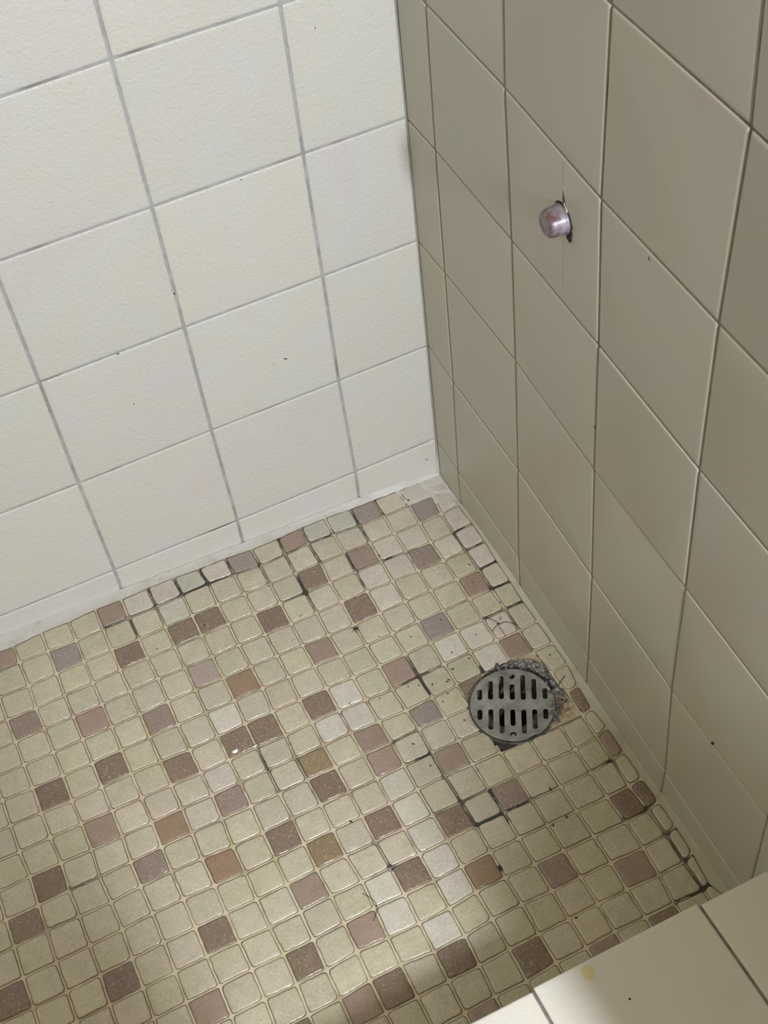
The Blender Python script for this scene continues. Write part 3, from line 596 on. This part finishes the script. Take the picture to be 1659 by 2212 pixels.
# mortar patch where the nine tiles are missing
bm = bmesh.new(); cl = bm.verts.layers.float_color.new('MCol')
quad = [Vector(NODES[1][9]), Vector(NODES[4][9]), Vector(NODES[4][12]), Vector(NODES[1][12])]
G = 110; gv = {}
def lump(p, s, o): return noise.noise(Vector((p.x*s, p.y*s, o)))
for a in range(G+1):
    for b_ in range(G+1):
        s, t = a/G, b_/G
        p = quad[0].lerp(quad[1], s).lerp(quad[3].lerp(quad[2], s), t)
        d = p-DC; r = d.length
        if r < R+.005: 
            if r < R-.08: continue
            p = DC+d.normalized()*(R+.005); d = p-DC; r = d.length
        uu, vv = d.dot(ax_u)/R, d.dot(ax_v)/R
        ang = math.atan2(-vv, uu)            # image sense: 0 right, 90deg up
        e = r-R
        edge = min(s, 1-s, t, 1-t)
        topright = max(0, math.cos(ang-math.radians(48)))
        hgt = .0
        wg = .12+.42*topright**1.5+.10*lump(p, 3, 0)     # width of grey mortar
        inside = max(0, min(1, (wg-e)/.08))
        hgt = inside*(.05+.10*lump(p, 6, 2)+.05*lump(p, 14, 4)+.06*topright)
        hgt += .02*lump(p, 7, 9)
        if e < .03: hgt = min(hgt, -.01)
        # colours: base cream putty, grey mortar, black gap, sand, mud
        cream = Vector((.56, .47, .33)); grey = Vector((.17, .165, .15)); sand = Vector((.42, .34, .21))
        cc = cream.lerp(sand, max(0, min(1, .5+1.6*lump(p, 2.2, 5))))
        g2 = grey*(1+1.1*lump(p, 9, 3))
        if lump(p, 16, 8) > .28: g2 = Vector((.48, .46, .42))
        if lump(p, 5, 12) < -.25: g2 = g2*.45
        cc = cc.lerp(g2, inside)
        if e < .10+.05*lump(p, 5, 1) and math.cos(ang-math.radians(125)) > -.25: cc = Vector((.02, .02, .018))
        # brown rust at right
        rr = max(0, 1-((uu-1.12)**2+(vv-.05)**2)/.14); cc = cc.lerp(Vector((.20, .12, .06)), rr*max(0, min(1, .5+2*lump(p, 8, 6))))
        # mud in the lower-left missing corner and brown sherd in the upper-left one
        if vv > .82: 
            k = max(0, min(1, (vv-.82)/.15)); k *= 1 if uu < .45 else max(0, 1-(uu-.45)/.2)
            cc = cc.lerp(Vector((.045, .036, .028))*(1+lump(p, 9, 2)), k); hgt -= .06*k
        if uu < -.72 and vv < -.2: cc = cc.lerp(Vector((.17, .125, .085)), .8)
        fade = min(1, edge/.03)
        if hgt < -.02: fade = min(1, edge/.012)
        v = bm.verts.new(P3(p, .012+hgt*fade)-Vector((DC.x, DC.y, dz0))); v[cl] = (*[max(0.004, x) for x in cc], 1); gv[a, b_] = v
for a in range(G):
    for b_ in range(G):
        q = [gv.get(k) for k in ((a, b_), (a+1, b_), (a+1, b_+1), (a, b_+1))]
        if None in q: continue
        f = bm.faces.new(q); f.smooth = True
        if f.calc_area() > 0:
            f.normal_update()
            if f.normal.z < 0: f.normal_flip()
M_mort, nt, b = mat('crumbling_mortar')
a = attr(nt, 'MCol'); n1 = noise_n(nt, 300, 4, .7)
nt.links.new(mix(nt, .8, a.outputs['Color'], ramp(nt, n1.outputs[0], [(.3, (.6, .6, .6)), (.7, (1.25, 1.25, 1.25))]).outputs[0], 'MULTIPLY'), b.inputs['Base Color'])
b.inputs['Roughness'].default_value = .8; bump(nt, b, n1.outputs[0], .7, .001)
mo_ = obj('mortar_bed', bm, [M_mort], drain)
mo_.matrix_parent_inverse = slope.inverted()
# loose mortar crumbs lying over the rim at the upper right
bm = bmesh.new(); rn = random.Random(8)
for k in range(34):
    a = math.radians(rn.uniform(-25, 112)); r = R*rn.uniform(1.02, 1.16) if k > 9 else R*rn.uniform(.90, 1.0)
    if k <= 9: a = math.radians(rn.uniform(-18, 22))
    d = uv(math.cos(a)*r, -math.sin(a)*r); s = rn.uniform(.025, .075)
    mt = Matrix.Translation((d.x, d.y, .075+rn.uniform(0, .03))) @ Matrix.Rotation(rn.uniform(0, 6), 4, 'Z') @ Matrix.Diagonal((s*rn.uniform(.8, 1.8), s, s*.6, 1))
    res = bmesh.ops.create_icosphere(bm, subdivisions=2, radius=1, matrix=mt)
    for v in res['verts']: v.co += Vector([noise.noise(v.co*18+Vector((q*7, 0, 0)))*.02 for q in range(3)])
for f in bm.faces: f.smooth = True
obj('mortar_crumbs', bm, [simple('mortar_crumb', (.13, .127, .118), .8, 0, .6, 150, .6, .001)], drain, kind='stuff')

# ---------------------------------------------------------------- capped pipe stub on the right wall
KY, KZ = 8.96, 19.04
stub = bpy.data.objects.new('pipe_stub', None); C.objects.link(stub); stub.location = Vector((WX0+WXS*KY, KY, KZ))*U
stub['label'] = 'stubby grey mauve capped pipe poking out of the right wall tile'; stub['category'] = 'pipe'
M_stub, nt, b = mat('mauve_plastic')
n1 = noise_n(nt, 90, 3, .6); n2 = noise_n(nt, 300, 3, .6)
c = ramp(nt, n1.outputs[0], [(.34, (.13, .065, .07)), (.46, (.20, .155, .17)), (.62, (.30, .26, .285))]).outputs[0]
nt.links.new(c, b.inputs['Base Color']); b.inputs['Roughness'].default_value = .35; b.inputs['Metallic'].default_value = .1
bump(nt, b, n1.outputs[0], .3, .001)
def lathe_x(prof, n=48, bm=None, wob=0):
    bm = bm or bmesh.new(); rings = []
    for r, h in prof:
        rings.append([bm.verts.new((h, r*math.cos(2*math.pi*k/n)*(1+wob*noise.noise(Vector((k*.5, h*3, 0)))), r*math.sin(2*math.pi*k/n))) for k in range(n)])
    for a, b_ in zip(rings, rings[1:]):
        for k in range(n): bm.faces.new((a[k], a[(k+1) % n], b_[(k+1) % n], b_[k])).smooth = True
    return bm, rings
bm, rg = lathe_x([(.30, -.1), (.405, .03), (.42, .055), (.405, .085), (.39, .12), (.372, .34), (.355, .46), (.33, .50), (.28, .525), (.24, .522), (.20, .505)], wob=.02); bm.faces.new(rg[-1])
obj('cap', bm, [M_stub], stub)
bm, rg = lathe_x([(.462, .004), (.45, .026), (.35, .028)], wob=.09)  # dark ring painted for the unlit hole around the pipe
obj('hole_shade_ring', bm, [M_gap], stub)
# broken tile chip above the pipe: a dark sliver of exposed backing and its pale broken edge
bm = bmesh.new()
for poly, mi, h in (([(.02, .96), (-.015, .62), (.03, .38), (.22, .36), (.20, .52), (.12, .74)], 0, .030), ([(.07, .50), (.22, .33), (.25, .36), (.10, .56)], 1, .040),
                    ([(.30, -.22), (.46, -.12), (.44, -.42), (.36, -.50), (.20, -.44)], 2, .030)):
    f = bm.faces.new([bm.verts.new((h, y, z)) for y, z in poly]); f.material_index = mi
    ex = bmesh.ops.extrude_face_region(bm, geom=[f]); 
    for e in ex['geom']:
        if isinstance(e, bmesh.types.BMVert): e.co.x -= .03
bmesh.ops.recalc_face_normals(bm, faces=bm.faces[:])
obj('broken_tile_edge', bm, [simple('exposed_backing', (.20, .19, .17), .8), simple('fresh_chip', (.85, .80, .62), .6), M_gap], stub)

# ---------------------------------------------------------------- hairs, crumbs and flecks
def hair(pts, label, r=.012):
    cu = bpy.data.curves.new('hair_strand', 'CURVE'); cu.dimensions = '3D'; s = cu.splines.new('NURBS'); s.points.add(len(pts)-1)
    for k, (q, p) in enumerate(zip(s.points, pts)):
        z = p[2] if len(p) > 2 else fz(*p)+.050
        q.co = (p[0]*U, p[1]*U, (z+.012*(k % 2))*U, 1)
    s.use_endpoint_u = True; s.order_u = 3; cu.bevel_depth = r*U; cu.bevel_resolution = 1; cu.resolution_u = 8
    t = bpy.data.objects.new('t', cu); C.objects.link(t)
    dg = bpy.context.evaluated_depsgraph_get(); me = bpy.data.meshes.new_from_object(t.evaluated_get(dg)); bpy.data.objects.remove(t)
    me.name = 'hair_strand'; me.materials.clear(); me.materials.append(M_hair)
    o = link('hair_strand', me); o['label'] = label; o['category'] = 'hair'; o['group'] = 'loose hairs on the shower floor'
hair([(2.05, 6.9), (1.9, 6.88), (1.72, 7.05), (1.6, 7.36), (1.4, 7.3), (1.22, 7.48), (1.06, 7.66)], 'long dark hair curling across the pale pinkish tile above the drain')
hair([(2.0, 7.5), (1.86, 7.42), (1.70, 7.32), (1.66, 7.52), (1.65, 7.9)], 'short dark hair forked beside the longer hair on the pinkish tile above the drain', .009)
hair([(1.22, 10.66), (1.0, 10.48), (.86, 10.37), (.62, 10.24)], 'dark hair sticking out of the mortar right of the drain, upper one', .012)
hair([(1.50, 11.30), (1.34, 11.20), (1.18, 11.22), (1.0, 11.10)], 'dark hair sticking out of the mortar right of the drain, lower one', .012)
hair([(9.98, 14.45), (9.80, 14.7), (9.72, 14.95), (9.80, 15.2), (10.05, 15.42)], 'fine hair on a whitish tile near the curb shadow', .009)
# dead insect
ins = bmesh.new(); ix, iy = 6.19, 5.24; iz = fz(ix, iy)+.05
for mt in (Matrix.Translation((ix, iy, iz+.02)) @ Matrix.Diagonal((.075, .045, .035, 1)), Matrix.Translation((ix-.08, iy+.03, iz+.02)) @ Matrix.Diagonal((.035, .032, .03, 1))):
    bmesh.ops.create_icosphere(ins, subdivisions=2, radius=1, matrix=mt)
for k in range(6):
    a = k*math.pi/3+.3; d = Vector((math.cos(a), math.sin(a), 0)); q = Vector((-d.y, d.x, 0))*.008; p0 = Vector((ix, iy, iz+.02))
    p1 = p0+d*.17-Vector((0, 0, .018))
    up_ = Vector((0, 0, .012))
    vs = [ins.verts.new(v) for v in (p0+q, p0-q, p1-q, p1+q, p0+up_, p1+up_)]
    for f in ((0, 1, 2, 3), (0, 3, 5, 4), (1, 4, 5, 2)): ins.faces.new([vs[z] for z in f])
o = obj('dead_insect', ins, [M_fleck]); o['label'] = 'tiny dead insect lying on the mosaic floor between the left wall and the drain'; o['category'] = 'insect'
# white crumbs
for (x, y, s), lb in (((11.74, 7.98, .075), 'larger white crumb on the lower left edge of a brown speckled tile'), ((11.06, 8.09, .05), 'smaller white crumb in the joint between the two brown speckled tiles')):
    bm = bmesh.new(); z = fz(x, y)+.055
    r_ = bmesh.ops.create_icosphere(bm, subdivisions=2, radius=s, matrix=Matrix.Translation((x, y, z)) @ Matrix.Diagonal((1.5, .8, .55, 1)))
    for v in bm.verts: v.co += Vector([noise.noise(v.co*20+Vector((q*5, 0, 0)))*.03 for q in range(3)])
    o = obj('white_crumb', bm, [M_crumb]); o['label'] = lb; o['category'] = 'crumb'; o['group'] = 'white crumbs on the floor'
# dirt flecks scattered on the floor
bm = bmesh.new(); rn = random.Random(2)
for x, y, z, s in FLECKS:
    r = .028*s+.012; mt = Matrix.Translation((x, y, fz(x, y)+.048)) @ Matrix.Rotation(rn.uniform(0, 3), 4, 'Z') @ Matrix.Diagonal((r*rn.uniform(1, 1.8), r*.75, r*.4, 1))
    bmesh.ops.create_icosphere(bm, subdivisions=1, radius=1, matrix=mt)
o = obj('dirt_flecks', bm, [M_fleck]); o['kind'] = 'stuff'; o['label'] = 'tiny black dirt flecks scattered over the mosaic floor tiles'; o['category'] = 'dirt'
def fleck(parent, p, axis, s, ang):
    bm = bmesh.new(); d = Vector((.35, 1.0, 1.0)) if axis == 'x' else Vector((1.0, .35, 1.0))
    a1 = Matrix.Rotation(ang, 4, 'X' if axis == 'x' else 'Y')
    sc_ = (s*.3, s*.42, s*1.3, 1) if axis == 'x' else (s*.42, s*.3, s*1.3, 1)
    bmesh.ops.create_icosphere(bm, subdivisions=1, radius=1, matrix=Matrix.Translation(p) @ a1 @ Matrix.Diagonal(sc_))
    obj('dirt_fleck', bm, [M_fleck], parent)
for x, z, s, a in ((2.73, 20.05, .035, 0), (5.61, 16.05, .035, .3), (5.37, 8.54, .065, 1.0), (5.81, 8.5, .03, 1.2), (10.56, 9.1, .032, 0), (.74, .79, .05, 0), (8.36, 12.85, .045, .1), (10.55, 11.36, .04, 1.4)):
    fleck(wall_left, (x, WY+.008, z), 'y', s, a)
for y, z, s, a in ((17.43, 6.57, .12, -.4), (12.72, 20.63, .045, .5), (10.77, 13.15, .05, 0), (7.77, 4.91, .035, 0)):
    fleck(wall_right, (WX0+WXS*y+.008, y, z), 'x', s, a)
